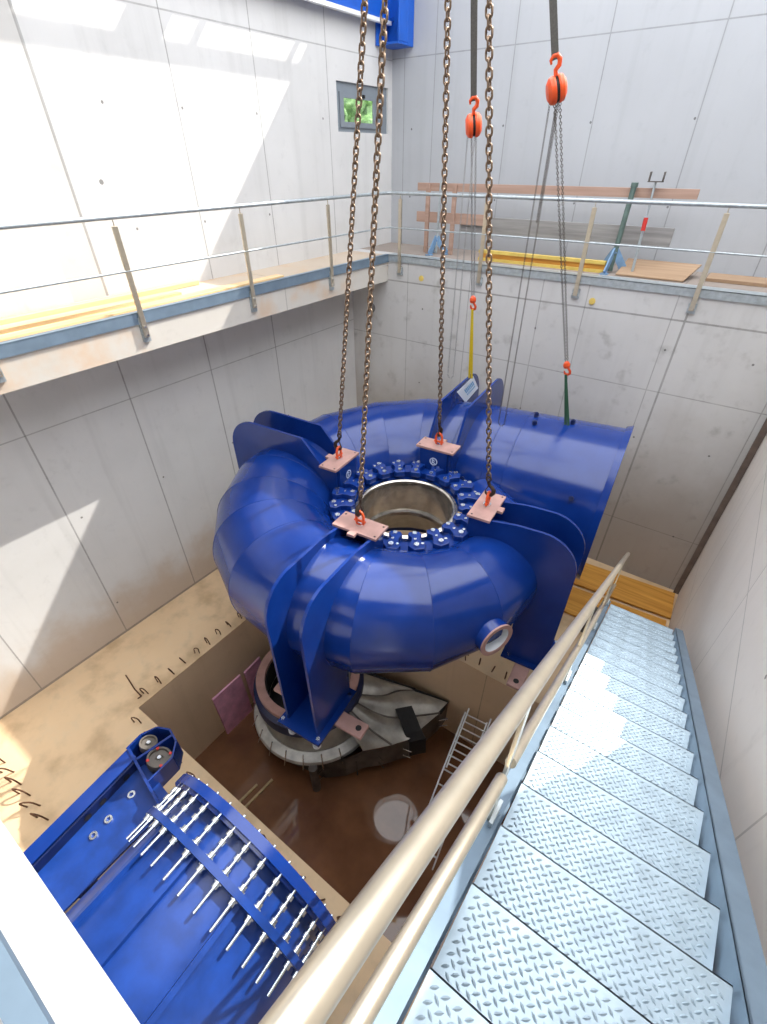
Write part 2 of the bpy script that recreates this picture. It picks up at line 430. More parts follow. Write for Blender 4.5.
# crane runway beam along the top of the left wall with its end bracket
rw = thing('crane_runway', 'blue crane runway beam with white bottom strip high on the left wall', 'beam', (-7.2, 10.6, 3.4))
b = MB(); b.box((-.29, -14, .14), (-.12, 0, .18)); b.box((-.22, -14, .18), (-.19, 0, .6)); b.box((-.29, -14, .6), (-.12, 0, .65))
b.build('beam', M_crane, rw)
MB().box((-.18, -14, .08), (-.10, -.12, .135)).build('rail_strip', M_white, rw)
b = MB(); b.box((-.29, -.02, -.2), (.2, .19, .9)); b.box((-.29, -.38, -.2), (-.25, -.02, .5)); b.box((.16, -.3, -.16), (.2, -.02, .5)); b.box((-.29, -.32, -.2), (.2, -.02, -.16))
b.build('end_bracket', M_crane, rw, bevel=.01)
for yy in (-4.8,):
    MB().box((-.29, yy-.14, .02), (-.15, yy+.14, .14)).build('bracket', M_crane, rw, bevel=.01)

# ------------------------------------------------------------------ gallery railing
rg = thing('gallery_railing', 'stainless steel handrail running round the left and back galleries', 'railing', (-6.45, 9.2, ZL))
ox, oy, oz = -6.45, 9.2, ZL
zt, zm = 1.0-oz, .435-oz
def arc_corner(z, r=.12):
    pts = [(0, -11.4, z), (0, -r, z)] + [(r-r*cos(a), -r+r*sin(a), z) for a in [pi/8*k for k in range(1, 4)]] + [(r, 0, z), (7.6, 0, z)]
    return pts
MB().tube(arc_corner(zt), .027, 12).build('top_rail', M_galv, rg)
MB().tube(arc_corner(zm), .014, 10).build('mid_rail', M_galv, rg)
def post_mb(b, along):      # flat bar post standing on the face of the slab
    a, c = ((.012, .035) if along == 'y' else (.035, .012))
    b.box((-a, -c, -.30), (a, c, zt-.09))
    b.cyl((0, 0, zt-.09), (0, 0, zt-.02), .007, 8)
    return b
def post(x, y, along):
    p = post_mb(MB(), along).build('post', M_rail, rg, loc=(x-ox, y-oy, 0), bevel=.003)
    k = MB()
    if along == 'y': k.box((-.05, -.05, -.36), (-.012, .05, -.05))
    else: k.box((-.06, .012, -.34), (.06, .048, -.2))
    k.build('foot_plate', M_galv, p)
    for dz in (-.27, -.16):
        kk = MB()
        if along == 'y': kk.cyl((.012, 0, dz), (.03, 0, dz), .012, 8)
        else: kk.cyl((-.045 if dz < -.2 else .045, -.01, -.27), (-.045 if dz < -.2 else .045, .012, -.27), .01, 8)
        kk.build('bolt', M_zinc, p)
for y in (-.1, 1.7, 3.52, 5.45, 7.38): post(-6.45, y, 'y')
for x in (-6.18, -4.35, -2.5, -.69): post(x, 9.2, 'x')

# ------------------------------------------------------------------ stairs
st = thing('metal_staircase', 'galvanised chequer plate staircase descending along the right wall', 'staircase', (.33, 5.5, ZF))
so = Vector((.33, 5.5, ZF))
U0, U1, V0, G, Z0, RI = -.055, .735, .287, .289, -.172, .176
def rel(*p): return tuple(Vector(p)-so)
def tread_mesh():
    b = MB(); W = U1-U0; D = G+.03
    b.box((0, -D, -.004), (W, 0, 0)); b.box((0, -.005, -.05), (W, 0, 0)); b.box((0, -D, -.05), (W, -D+.005, 0))
    px = .034; ny = int(D/px*1.41)
    for j in range(-1, 24):
        for i in range(-1, 50):
            x = .012 + i*px/1.0 + (j % 2)*px/2; y = -.012 - j*px/2
            if not (.014 < x < W-.014 and -D+.012 < y < -.012): continue
            a = radians(38) if (j % 2) else radians(-38)
            l, ww, h = .0145, .0048, .0028
            ca, sa = cos(a), sin(a)
            P = [(x+u*ca-v*sa, y+u*sa+v*ca, z) for u, v, z in ((-l,0,0),(-l*.35,-ww,0),(l*.35,-ww,0),(l,0,0),(l*.35,ww,0),(-l*.35,ww,0),(-l*.3,0,h),(l*.3,0,h))]
            b.add(P, [(0,1,6),(1,2,7,6),(2,3,7),(3,4,7),(4,5,6,7),(5,0,6)])
    return b
t0 = None
for i in range(19):
    loc = rel(U0, V0+G*i, Z0-RI*i)
    if t0 is None: t0 = tread_mesh().build('tread', M_tread, st, loc=loc, fix=True)
    else: dup(t0, st, loc)
def nose(y): return Z0 - RI*(y-V0)/G
yA, yB = .02, V0+G*18+.03
def stringer(x0, x1, top, depth):
    b = MB()
    for (a, c, t, d) in ((x0, x0+.008, top, depth), (x0, x1, top, .008), (x0, x1, top-depth+.008, .008)):
        P = []
        for (zz) in (-d, 0):
            P += [rel(a, yA, nose(yA)+t+zz), rel(c, yA, nose(yA)+t+zz), rel(c, yB, nose(yB)+t+zz), rel(a, yB, nose(yB)+t+zz)]
        b.hexa(P)
    return b
stringer(U1+.012, U1+.10, .04, .30).build('stringer', M_stringer, st)
stringer(U0-.075, U0-.01, .03, .26).build('stringer', M_stringer, st)
RX = -.10
def rz_(y): return .935-.612*y
MB().tube([rel(RX, -.45, .985), rel(RX, -.06, .965), rel(RX, .1, rz_(.1)), rel(RX, 5.35, rz_(5.35)), rel(RX, 5.45, rz_(5.45)-.03)], .0225, 20).build('handrail', M_rail, st)
MB().tube([rel(RX, -.3, .45), rel(RX, .02, .42), rel(RX, .8, .42-.612*.8)], .0205, 16).build('mid_rail', M_rail, st)
MB().tube([rel(RX, .9, .42-.612*.9), rel(RX, 5.2, .42-.612*5.2)], .0205, 16).build('mid_rail', M_rail, st)
for y in (.85, 2.35, 3.85, 5.2):
    p = MB().bar(rel(RX, y, nose(y)-.2), rel(RX, y, rz_(y)-.02), .012, .05, (0, 1, 0)).build('post', M_rail, st)
    MB().box(rel(RX+.006, y-.05, nose(y)-.02), rel(RX+.02, y+.05, nose(y)+.10)).build('bracket', M_galv, p)
# dark steel upright in the corner between back and right walls
tag(MB().box((XR-.10, YP-.08, ZF), (XR-.005, YP-.005, -.2)).build('corner_channel', M_cornerch), 'dark brown steel channel standing in the corner of back and right walls', 'channel')
# yellow formwork boards lying at the foot of the stairs
for k, (x0, y0, x1, y1, lab) in enumerate(((-.98, 8.2, .95, 8.95, 'yellow formwork board lying nearest the back wall by the stair foot'), (-.88, 7.3, .95, 8.05, 'yellow formwork board lying nearer the stair foot, in front of another'))):
    b = MB(); b.bar((x0, (y0+y1)/2-.02, ZF+.05+k*.0), (x1, (y0+y1)/2+.12, ZF+.05), .78, .045)
    t = tag(b.build('formwork_board', M_form, bevel=.004), lab, 'board')
tag(MB().box((-.4, 7.0, ZF), (-.25, 7.2, ZF+.5)).box((-.42, 6.95, ZF+.5), (-.2, 7.22, ZF+.56)).build('steel_pedestal', M_draftside), 'small dark steel pedestal on the floor beside the foot of the stairs', 'pedestal')

# ------------------------------------------------------------------ the spiral casing
CX, CY, CZ, A0 = -2.93, 4.64, -2.4, radians(5.5)
FZ = -1.8
vc = thing('spiral_casing', 'huge glossy blue turbine spiral casing hanging from four chains', 'turbine casing', (CX, CY, CZ+FZ-.1), A0)
H0 = Vector((0, 0, -(FZ-.1)))          # root is at the foot level: local z offset
def vcb(b, name, mat, parent=None, bevel=0, sub=False):
    o = b.build(name, mat, parent or vc, bevel=bevel)
    if not sub: o.location = H0
    return o
KN = [90, 180, 270, 330]; MV = [2.35, 2.05, 1.63, 1.48]; RV = [1.16, .98, .81, .67]
def interp(d, V):
    if d >= 330: return V[3] + (V[3]-V[2])*(d-330)/60*.75
    for a in range(3):
        if KN[a] <= d <= KN[a+1]: return V[a] + (V[a+1]-V[a])*(d-KN[a])/90 * (90/(KN[a+1]-KN[a]))
ZC = -.53; ZV = [-.53, -.50, -.45, -.46]
def ring(d, n=56):
    a = radians(d); M_, r, ZC = interp(d, MV), interp(d, RV), interp(min(d, 330), ZV)
    return [Vector(((M_+r*cos(t))*cos(a), (M_+r*cos(t))*sin(a), ZC+r*sin(t))) for t in [2*pi*k/n for k in range(n)]], M_, r
seams = [90, 110, 130, 152, 174, 190, 206, 222, 240, 260, 283, 306, 330, 355, 385, 420]
b = MB(); n = 56
for a, c in zip(seams, seams[1:]):
    A, B = ring(a)[0], ring(c)[0]
    b.add(A+B, [(k, (k+1) % n, n+(k+1) % n, n+k) for k in range(n)], True)
E_ = ring(420)[0]; b.add(E_, [tuple(range(n))])
vcb(b, 'casing_shell', M_blue)
b = MB()
for d in seams[:-2]:
    P, M_, r = ring(d); b.tube(P, .004, 6, closed=True)
vcb(b, 'weld_seam', M_blue)
# inlet pipe: cone along +x at local y = MV[0]
PLn = 2.46; pr = lambda s: 1.16 + (1.24-1.16)*s/PLn
IM = Matrix(((0,0,1,0),(1,0,0,MV[0]),(0,1,0,ZC),(0,0,0,1)))     # lathe z -> x
b = MB().lathe([(pr(0), -.02), (pr(PLn), PLn)], 72, IM); b.lathe([(pr(0)-.03, 0), (pr(PLn)-.03, PLn)], 72, IM)
vcb(b, 'inlet_pipe', M_blue)
b = MB()
for s in (.0, .62, .95): b.lathe([(pr(s)-.002, s-.012), (pr(s)+.007, s-.006), (pr(s)+.007, s+.006), (pr(s)-.002, s+.012)], 72, IM)
vcb(b, 'weld_seam', M_blue)
vcb(MB().lathe([(1.20, PLn-.10), (1.265, PLn-.10), (1.30, PLn-.0), (1.20, PLn-.0)], 72, IM, closed=True), 'inlet_flange', M_blue)
def boss(name, s, t, h=.07, r=.035):
    d = Vector((0, cos(t), sin(t))); p = Vector((s, MV[0], ZC)) + d*(pr(s)-.01)
    return vcb(MB().cyl(p, p+d*h, r, 14).cyl(p+d*h, p+d*(h+.012), r*.6, 10), name, M_navy)
for s, t in ((1.05, 1.50), (1.10, 1.72), (1.62, 1.52), (2.0, 2.62), (.35, 2.75)): boss('plug', s, t)
# rings round the central opening
vcb(MB().lathe([(.66, -.05), (.66, .03), (.68, .045), (.725, .03), (.725, -.05)], 72), 'inner_lip', M_steel)
vcb(MB().lathe([(.66, .0), (.66, -.52)], 72).lathe([(.66, -.52), (.64, -.5), (.625, -.53), (.64, -.6), (.9, -1.06)], 72), 'liner', M_steel)
vcb(MB().lathe([(.72, -.28), (.72, -.02), (1.1, -.02), (1.16, -.3)], 72), 'stay_ring', M_blue)
vcb(MB().lathe([(.9, -1.06), (1.15, -1.02), (1.15, -1.1), (.9, -1.12)], 72, closed=True), 'lower_ring', M_navy)
vcb(MB().lathe([(.86, -.02), (.86, .075), (1.07, .075), (1.07, -.02)], 72), 'regulating_ring', M_blue)
# 20 guide vane levers, each with its two bolts
lev = None
for k in range(20):
    a = 2*pi*k/20
    if lev is None:
        b = MB(); b.prism([(.735,-.075),(.79,-.095),(.85,-.05),(.92,-.075),(1.0,-.125),(1.09,-.06),(1.08,.07),(1.0,.10),(.93,.055),(.85,.06),(.79,.085),(.735,.05)], T(0,0,.11), .085)
        lev = vcb(b, 'guide_vane_lever', M_blue, bevel=.008)
        for (x, y, r, h) in ((.79, -.01, .030, .03), (1.02, -.02, .034, .035), (1.0, .06, .020, .02), (.90, -.02, .018, .02)):
            MB().cyl((x, y, .14), (x, y, .15+h), r, 10).build('bolt', M_zinc, lev)
    else:
        q = dup(lev, vc, tuple(H0), (0, 0, a))
vcb(MB().box((.72, .15, .05), (.78, .2, .1)), 'yellow_tag', M_yellow)
# four saddles: twin plates, foot plate, lifting plate
def rounded(poly, idx, r, n=6):
    out = []
    for i, p in enumerate(poly):
        if i in idx:
            p = Vector(p); a = Vector(poly[i-1]); c = Vector(poly[(i+1) % len(poly)])
            rr = idx[i]; d1 = (a-p).normalized(); d2 = (c-p).normalized()
            half = d1.angle(d2)/2; t = rr/math.tan(half); s_, e_ = p+d1*t, p+d2*t
            cc = p + (d1+d2).normalized()*(rr/sin(half))
            a0 = atan2(s_.y-cc.y, s_.x-cc.x); a1 = atan2(e_.y-cc.y, e_.x-cc.x)
            while a1-a0 > pi: a1 -= 2*pi
            while a1-a0 < -pi: a1 += 2*pi
            out += [(cc.x+rr*cos(a0+(a1-a0)*k/n), cc.y+rr*sin(a0+(a1-a0)*k/n)) for k in range(n+1)]
        else: out.append(tuple(p))
    return out
SAD = [(-90, 2.68, .50, 1.95, .45, -.035), (0, 2.41, .49, 1.85, .48, 0), (90, 3.42, .95, 2.6, .5, .06), (180, 3.06, .80, 2.25, .5, -.04)]
for ang, ro, zt_, ri, rc, dt_ in SAD:
    a = radians(ang)
    top = [(1.03, .42), (1.3, .42), (1.62, zt_-.02), (ro, zt_), (ro, FZ), (ri, FZ), (ri, -.85), (1.3, -.7), (1.03, -.1)]
    poly = rounded(top, {3: rc}, 0, 10)
    # polygon x = radius, y = z ; normal = tangential
    for off in (-.235+dt_, .235+dt_):
        M_ = Matrix(((cos(a), 0, -sin(a), -sin(a)*off), (sin(a), 0, cos(a), cos(a)*off), (0, 1, 0, 0), (0, 0, 0, 1)))
        vcb(MB().prism(poly, M_, .035), 'support_plate', M_blue)
    Ra = Rz(a) @ T(0, dt_, 0)
    def loc_box(x0, y0, z0, x1, y1, z1):
        b = MB(); P = [Ra @ Vector(p) for p in ((x0,y0,z0),(x1,y0,z0),(x1,y1,z0),(x0,y1,z0),(x0,y0,z1),(x1,y0,z1),(x1,y1,z1),(x0,y1,z1))]
        return b.hexa(P)
    fp = vcb(loc_box(ri-.05, -.33, FZ-.04, ro+.1, .33, FZ), 'foot_plate', M_blue)
    for px_, py_ in ((ro+.04, -.28), (ro+.04, .28), (ri+.05, -.28), (ri+.05, .28)):
        p = Ra @ Vector((px_, py_, FZ)); MB().cyl(p, p+Vector((0,0,.035)), .026, 8).build('bolt', M_zinc, fp)
    mid = (ro+ri)/2
    b = loc_box(mid-.11, -.72, FZ-.11, mid+.11, .72, FZ-.045)
    sb = vcb(b, 'sole_bar', M_pink, bevel=.02)
    for sy in (-.62, .62):
        p = Ra @ Vector((mid, sy, FZ-.045)); MB().cyl(p-Vector((0,0,.0)), p+Vector((0,0,.004)), .04, 14).build('bolt_hole', M_black, sb)
    for sy in (-.2, .2):
        p = Ra @ Vector((ro+.0, sy, FZ-.04)); b = MB().cyl(p, p-Vector((0,0,.2)), .012, 8)
        rd = vcb(b, 'levelling_rod', M_zinc); MB().cyl(p-Vector((0,0,.2)), p-Vector((0,0,.25)), .055, 16).build('levelling_pad', M_white, rd)
    # lifting plate and the block below it
    blk = vcb(loc_box(1.0, -.22, -.02, 1.05, .22, .42), 'gusset_block', M_blue)
    cM = Ra @ Matrix(((0,0,-1,.998),(-1,0,0,0),(0,1,0,.24),(0,0,0,1)))
    rm = MB().lathe([(.05, .002), (.065, .002), (.065, -.001), (.05, -.001)], 24, cM, closed=True)
    for (x0,y0,x1,y1) in ((-.02,-.035,-.02,.035),(-.02,.035,.02,.01),(-.02,-.005,.025,-.03)): rm.bar(cM @ Vector((x0,y0,.001)), cM @ Vector((x1,y1,.001)), .010, .010)
    rm.build('round_mark', M_ink, blk)
    lp = vcb(loc_box(1.0, -.31, .42, 1.30, .31, .455), 'lifting_plate', M_pink, bevel=.004)
    p0 = loc_box(1.30, -.05, .42, 1.37, .05, .455); p0.build('lug', M_pink, lp)
    for sx, sy in ((1.05, -.27), (1.05, .27), (1.26, .27)):
        p = Ra @ Vector((sx, sy, .455)); MB().cyl(p, p+Vector((0,0,.002)), .014, 8).build('bolt_hole', M_black, lp)
# branch nozzle on the outside, low
dirn = Vector((.86, -.50, .02)).normalized()
po = Vector((1.86, -1.25, -.44)) - dirn*.205
NM = axis_M(po, dirn)
vcb(MB().lathe([(.225, -.45), (.225, .20), (.185, .20), (.185, -.2)], 40, NM), 'branch_nozzle', M_blue)
vcb(MB().lathe([(.228, .185), (.228, .206), (.175, .206), (.175, .185)], 40, NM), 'nozzle_rim', M_pink)
vcb(MB().lathe([(.174, .195), (.174, .10), (0.174, .06)], 40, NM), 'nozzle_liner', M_white)
vcb(MB().lathe([(.0, -.15), (.18, -.15)], 40, NM), 'nozzle_shade', M_black)  # black disc stands in for the shade inside the nozzle
# white label plate with pale blue print on the back saddle
LPo = .235+.06-.0175-.004
def onback(r, z, o=LPo): return Vector((-o*1.0, r, z)) if False else Vector((-o, r, z))
lb = MB(); q = [(2.28, .86), (3.0, .90), (3.35, .56), (2.75, .50)]
lb.add([onback(*p) for p in q] + [onback(*p, LPo+.004) for p in q], [(0,1,2,3),(7,6,5,4),(0,4,5,1),(1,5,6,2),(2,6,7,3),(3,7,4,0)])
lo = vcb(lb, 'label_plate', M_label)
b = MB()
for k in range(7):
    u = .30+.085*k
    for (v0, v1) in ((.25, .55), (.62, .72)):
        pts = []
        for (uu, vv) in ((u, v0), (u+.055, v0), (u+.055, v1), (u, v1)):
            top = Vector(q[0]).lerp(Vector(q[1]), uu); bot = Vector(q[3]).lerp(Vector(q[2]), uu); pts.append(top.lerp(bot, vv))
        b.add([onback(p.x, p.y, LPo-.002) for p in pts], [(0,1,2,3)])
b.build('print', M_labelblue, lo)

# ------------------------------------------------------------------ lifting chains
HK = Vector((-2.9, 4.57, 6.2))
def cw(x, y, z): return Vector((CX+cos(A0)*x-sin(A0)*y, CY+sin(A0)*x+cos(A0)*y, CZ+z))
def stadium(b, p, wd, d, M, n=6, m=5):     # link with inner length p, outer width wd, wire d, along local z from 0
    r = wd/2-d/2; L = p+d-2*r; c = []
    for k in range(m+1): a = pi*k/m; c.append((r*cos(a), 0, L/2+r*sin(a)))
    for k in range(m+1): a = pi+pi*k/m; c.append((r*cos(a), 0, -L/2+r*sin(a)))
    return b.tube([M @ Vector(v) for v in c], d/2, n, closed=True)
link_me = None
def rot_to(d, roll=0):
    return (Vector((0,0,1)).rotation_difference(d)).to_matrix().to_4x4() @ Rz(roll)
NAMES = {-90: ('front', 'nearest the viewer, over the twin front plates'), 180: ('left', 'on the left, over the far left plates'), 90: ('back', 'at the back, beside the white label plate'), 0: ('right', 'on the right, over the right hand plates')}
CLAB = {-90: 'rusty lifting chain with orange shackle on the pink plate nearest the viewer', 180: 'rusty lifting chain with orange shackle on the leftmost pink plate of the casing',
        90: 'rusty lifting chain with orange shackle on the pink plate at the back of the casing', 0: 'rusty lifting chain with orange shackle on the rightmost pink plate of the casing'}
for ang in (-90, 180, 90, 0):
    a = radians(ang); dt_ = {-90: -.035, 0: 0, 90: .06, 180: -.04}[ang]; P = cw(1.15*cos(a)-dt_*sin(a), 1.15*sin(a)+dt_*cos(a), .455)
    ch = thing('lifting_chain', CLAB[ang], 'chain', tuple(P), 0, 'four lifting chains of the spiral casing')
    D = (HK-P).normalized(); az = a + A0
    # shackle: eye stud plus bow
    b = MB().cyl((0,0,0), (0,0,.03), .05, 16); b.build('swivel_base', M_zinc, ch)
    b = MB(); R = Rz(az)
    b.tube([R @ Vector(v) for v in ((0,-.045,.02),(0,-.05,.09),(0,-.05,.14),(0,-.03,.185),(0,0,.20),(0,.03,.185),(0,.05,.14),(0,.05,.09),(0,.045,.02))], .017, 10)
    b.cyl(R @ Vector((0,-.075,.06)), R @ Vector((0,.075,.06)), .017, 10)
    b.build('shackle', M_orange, ch)
    b = MB(); Q = T(0,0,.165) @ rot_to(D, az)
    hk = [(.0,0,-.0),(.035,0,.0),(.06,0,.03),(.062,0,.07),(.04,0,.105),(.012,0,.13),(0,0,.16),(0,0,.20)]
    b.tube([Q @ Vector(v) for v in [(-.045,0,.055),(-.04,0,.02),(-.015,0,0)]+hk[1:]], [.010,.016,.022,.026,.028,.026,.024,.02,.02,.02], 10)
    b.bar(Q @ Vector((-.045,0,.05)), Q @ Vector((.0,0,.13)), .012, .012); 
    b.tube([Q @ Vector((.028*cos(t), 0, .222+.034*sin(t))) for t in [2*pi*k/14 for k in range(14)]], .012, 8, closed=True)
    b.build('hook', M_hook, ch)
    if link_me is None:
        lo = stadium(MB(), .058, .068, .019, Matrix.Identity(4), 7, 6).build('chain_link', M_chain, ch); link_me = lo
        first = True
    s0 = Vector((0,0,.165)) + D*.27
    L = (HK-P-s0).length; N = int(L/.058)
    for k in range(78):
        pos = s0 + D*(.058*k)
        M_ = rot_to(D, az+(k % 2)*pi/2 + random.uniform(-.12, .12))
        if first: o = lo; first = False
        else: o = lo.copy(); col.objects.link(o); o.parent = ch
        o.location = pos; o.rotation_euler = M_.to_euler()
    b = MB()
    for k in range(78, N):
        stadium(b, .058, .068, .019, T(*(s0+D*(.058*k))) @ rot_to(D, az+(k % 2)*pi/2), 6, 4)
    tag(b.build('chain_upper', M_chain, ch), kind='stuff')

# crane hook far above that carries the chains
ck = thing('crane_hook', 'yellow crane hook block high above, carrying the four chains', 'hook', tuple(HK))
MB().tube([(0,0,.55),(0,0,.35),(.12,0,.2),(.14,0,.05),(.05,0,-.06),(-.08,0,-.03),(-.13,0,.08)], [.05,.05,.05,.05,.05,.045,.03], 12).build('hook', M_hook, ck)
MB().box((-.2,-.12,.5), (.2,.12,1.0)).build('block', M_yellow, ck, bevel=.03)

# ------------------------------------------------------------------ the two chain hoists at the back
def fine_chain(b, p, q, pitch=.021, wd=.024, d=.006):
    p, q = Vector(p), Vector(q); D = (q-p).normalized(); N = int((q-p).length/pitch)
    for k in range(N):
        stadium(b, pitch, wd, d, T(*(p+D*(pitch*k))) @ rot_to(D, (k % 2)*pi/2+.4), 4, 2)
    return b
def hoist(B, low, label, mat, strap_lab, sling, hand_z, loose_z, size=1.0):
    B, low = Vector(B), Vector(low); D = (low-B).normalized()
    h = thing('chain_hoist', label, 'hoist', tuple(B), 0, 'orange chain hoists')
    ax = Vector((cos(YAW), sin(YAW), 0)); y = D.cross(ax).normalized(); x = y.cross(D).normalized()
    M_ = Matrix(((x.x,y.x,-D.x,0),(x.y,y.y,-D.y,0),(x.z,y.z,-D.z,0),(0,0,0,1))) @ Matrix.Scale(size, 4)   # local z points up the line
    DM = M_ @ Ry(pi/2)
    b = MB(); r = .155
    b.lathe([(0,-.125),(r*.6,-.12),(r*.92,-.085),(r,-.04),(r*.96,-.02),(0,-.02)], 28, DM)
    b.lathe([(0,.125),(r*.6,.12),(r*.92,.085),(r,.04),(r*.96,.02),(0,.02)], 28, DM)
    b.build('housing', M_orange, h)
    MB().lathe([(0,-.02),(r*.86,-.02),(r*.86,.02),(0,.02)], 28, DM).build('chain_wheel', M_black, h)
    b = MB(); b.tube([M_ @ Vector(v) for v in ((0,0,.14),(0,0,.2),(.05,0,.235),(.062,0,.29),(.03,0,.34),(-.02,0,.345),(-.055,0,.31),(-.05,0,.27))], [.018,.02,.022,.022,.02,.018,.014,.01], 10)
    b.build('top_hook', M_orange, h)
    b = MB(); e = low-B
    fine_chain(b, M_ @ Vector((-.03,0,-.13)), e - D*.12 + x*-.015, .026, .03, .008); fine_chain(b, M_ @ Vector((.04,0,-.13)), e - D*.12 + x*.015, .026, .03, .008)
    b.build('load_chain', mat, h)
    b = MB(); Q = T(*e) @ rot_to(-D)
    b.tube([Q @ Vector(v) for v in ((-.04,0,-.02),(-.035,0,-.06),(0,0,-.085),(.04,0,-.06),(.045,0,-.02),(.02,0,.03),(0,0,.06))], [.010,.016,.02,.02,.018,.016,.016], 10)
    b.lathe([(0,.04),(.045,.05),(.05,.09),(.03,.13),(0,.13)], 14, Q)
    b.build('bottom_hook', M_orange, h)
    b = MB(); p = M_ @ Vector((-.09,0,-.11))
    za = hand_z-B.z
    fine_chain(b, p, (p.x, p.y, za)); fine_chain(b, p+Vector((.09,0,0)), (p.x+.09, p.y, za))
    fine_chain(b, (p.x, p.y, za), (p.x+.045, p.y, za-.06)); fine_chain(b, (p.x+.09, p.y, za), (p.x+.045, p.y, za-.06))
    b.build('hand_chain', M_chain3 if mat is M_chain3 else M_chain2, h)
    if loose_z is not None:
        b = MB(); p = M_ @ Vector((0,.02,-.12)); fine_chain(b, p, (p.x-.0, p.y, loose_z-B.z), .026, .03, .008); b.build('loose_chain', mat, h)
    # sling up to the crane hook
    a0 = B + (M_ @ Vector((0,0,.30))); sd = (HK-a0).normalized()
    s_ = MB().bar(a0, HK+Vector((0,0,-.02)), .065, .012, (cos(YAW+pi/2), sin(YAW+pi/2), .3))
    tag(s_.build('lifting_strap', M_strap), strap_lab, 'strap', 'grey straps of the chain hoists')
    # sling down to the casing
    smat, slab, target = sling
    b = MB(); q0 = low - Vector((0,0,.07)); t = Vector(target)
    for o_ in (-.02, .02): b.bar(q0, t+Vector((o_*1.2, 0, 0)), .035, .008, (cos(YAW+pi/2), sin(YAW+pi/2), 0))
    tag(b.build('round_sling', smat), slab, 'sling')
hoist((-2.26, 6.05, 2.05), (-1.80, 7.1, -.90), 'orange chain hoist on the right, with dark chains over the inlet pipe', M_chain2, 'grey strap above the right hand orange chain hoist',
      (M_greensling, 'dark green sling between the right hoist and the inlet pipe', cw(1.56, 2.33, .66)), -1.45, .95, .72)
hoist((-3.25, 6.30, 1.82), (-3.43, 7.15, -.24), 'orange chain hoist on the left, with pale chains over the casing', M_chain3, 'grey strap above the left hand orange chain hoist',
      (M_yellowsling, 'yellow sling between the left hoist and the labelled plate', cw(-.235, 2.75, .95)), -1.05, None, .72)

# ------------------------------------------------------------------ blue penstock pipe with dismantling joint (bottom left)
PC = Vector((-2.02, .62, -3.90)); PR = 1.07
pp = thing('penstock_pipe', 'big blue pipe with studded flange joint in the lower left corner', 'pipe', (PC.x, PC.y-.7, PC.z-PR))
PO = Vector((0, .7, PR))      # flange centre in the thing's space
PM = T(*PO) @ Matrix(((1,0,0,0),(0,0,-1,0),(0,1,0,0),(0,0,0,1)))      # lathe z -> -y (towards the front wall)
MB().lathe([(.90, 0), (PR, 0), (PR, .09), (.95, .09)], 80, PM).build('end_flange', M_blue, pp, bevel=0)
MB().lathe([(PR-.04, .09), (PR-.04, .12), (.95, .12)], 80, PM).build('flange_collar', M_blue, pp)
MB().lathe([(.90, 0), (.90, 1.74), (.945, 1.74), (.945, .2)], 80, PM).build('pipe_shell', M_blue_dusty, pp)
MB().lathe([(.94, .36), (PR-.01, .36), (PR-.01, .42), (.94, .42)], 80, PM).build('loose_ring', M_blue_dusty, pp)
for ang in (62, 93, 122):
    a = radians(ang); b = MB(); c0 = PO+Vector((cos(a)*.955, -.42, sin(a)*.955)); c1 = c0+Vector((0, -1.30, 0))
    b.bar(c0, c1, .045, .07, (cos(a), 0, sin(a)))
    b.build('rib', M_blue_dusty, pp)
stud = None
for k in range(18):
    a = radians(5+10*k)
    M_ = T(*PO) @ Matrix.Rotation(-a+pi/2, 4, 'Y')
    if stud is None:
        b = MB().cyl((0, -.66, 1.02), (0, .02, 1.02), .014, 8); stud = b.build('stud', M_zinc, pp)
        for y in (-.15, -.23, -.335, -.45): MB().cyl((0, y-.02, 1.02), (0, y+.02, 1.02), .032, 6).build('nut', M_zinc, stud)
        for y in (-.355, -.43): MB().cyl((0, y-.004, 1.02), (0, y+.004, 1.02), .042, 14).build('washer', M_zinc, stud)
        o = stud
    else: o = dup(stud, pp)
    o.location = PO; o.rotation_euler = (0, -a+pi/2, 0)

ROTP = radians(6)
def spin(t, piv, a):
    v = Vector(t.location) - Vector(piv); t.location = Vector(piv) + Rz(a).to_3x3() @ v; t.rotation_euler = (0, 0, a)
PROT = Rz(radians(1))
pp.rotation_euler = PROT.to_euler(); pp.location = PC - PROT @ PO
# blue bracket arm left of the pipe with two round discs at its end
ba = thing('bracket_arm', 'blue bracket arm with two round discs at its end, left of the big blue pipe', 'bracket', (-3.7, -.2, ZF))
bo = Vector((-3.7, -.2, ZF))
def bl(*p): return tuple(Vector(p)-bo)
zt2 = -3.95
MB().box(bl(-4.13, -.95, zt2-.02), bl(-3.96, .60, zt2)).build('top_flange', M_blue, ba)
MB().box(bl(-4.13, -.95, zt2-.55), bl(-4.10, .60, zt2-.02)).build('outer_web', M_blue, ba)
MB().box(bl(-3.95, -.95, zt2-.17), bl(-3.93, .60, zt2-.02)).build('inner_web', M_navy, ba)  # darker blue on this web imitates the shade of the recess
wp = MB().add([bl(-3.93,-.95,zt2-.15), bl(-3.44,-.95,zt2-.15), bl(-3.28,.50,zt2-.15), bl(-3.93,.62,zt2-.15), bl(-3.93,-.95,zt2-.18), bl(-3.44,-.95,zt2-.18), bl(-3.28,.50,zt2-.18), bl(-3.93,.62,zt2-.18)],
    [(0,1,2,3),(7,6,5,4),(0,4,5,1),(1,5,6,2),(2,6,7,3),(3,7,4,0)]).build('wide_plate', M_blue_dusty, ba)
for y in (-.16, .02, .31):
    MB().lathe([(.022, 0), (.022, .02), (.042, .02), (.042, 0)], 18, T(*bl(-3.74, y, zt2-.15)), closed=True).build('ring_bolt', M_zinc, ba)
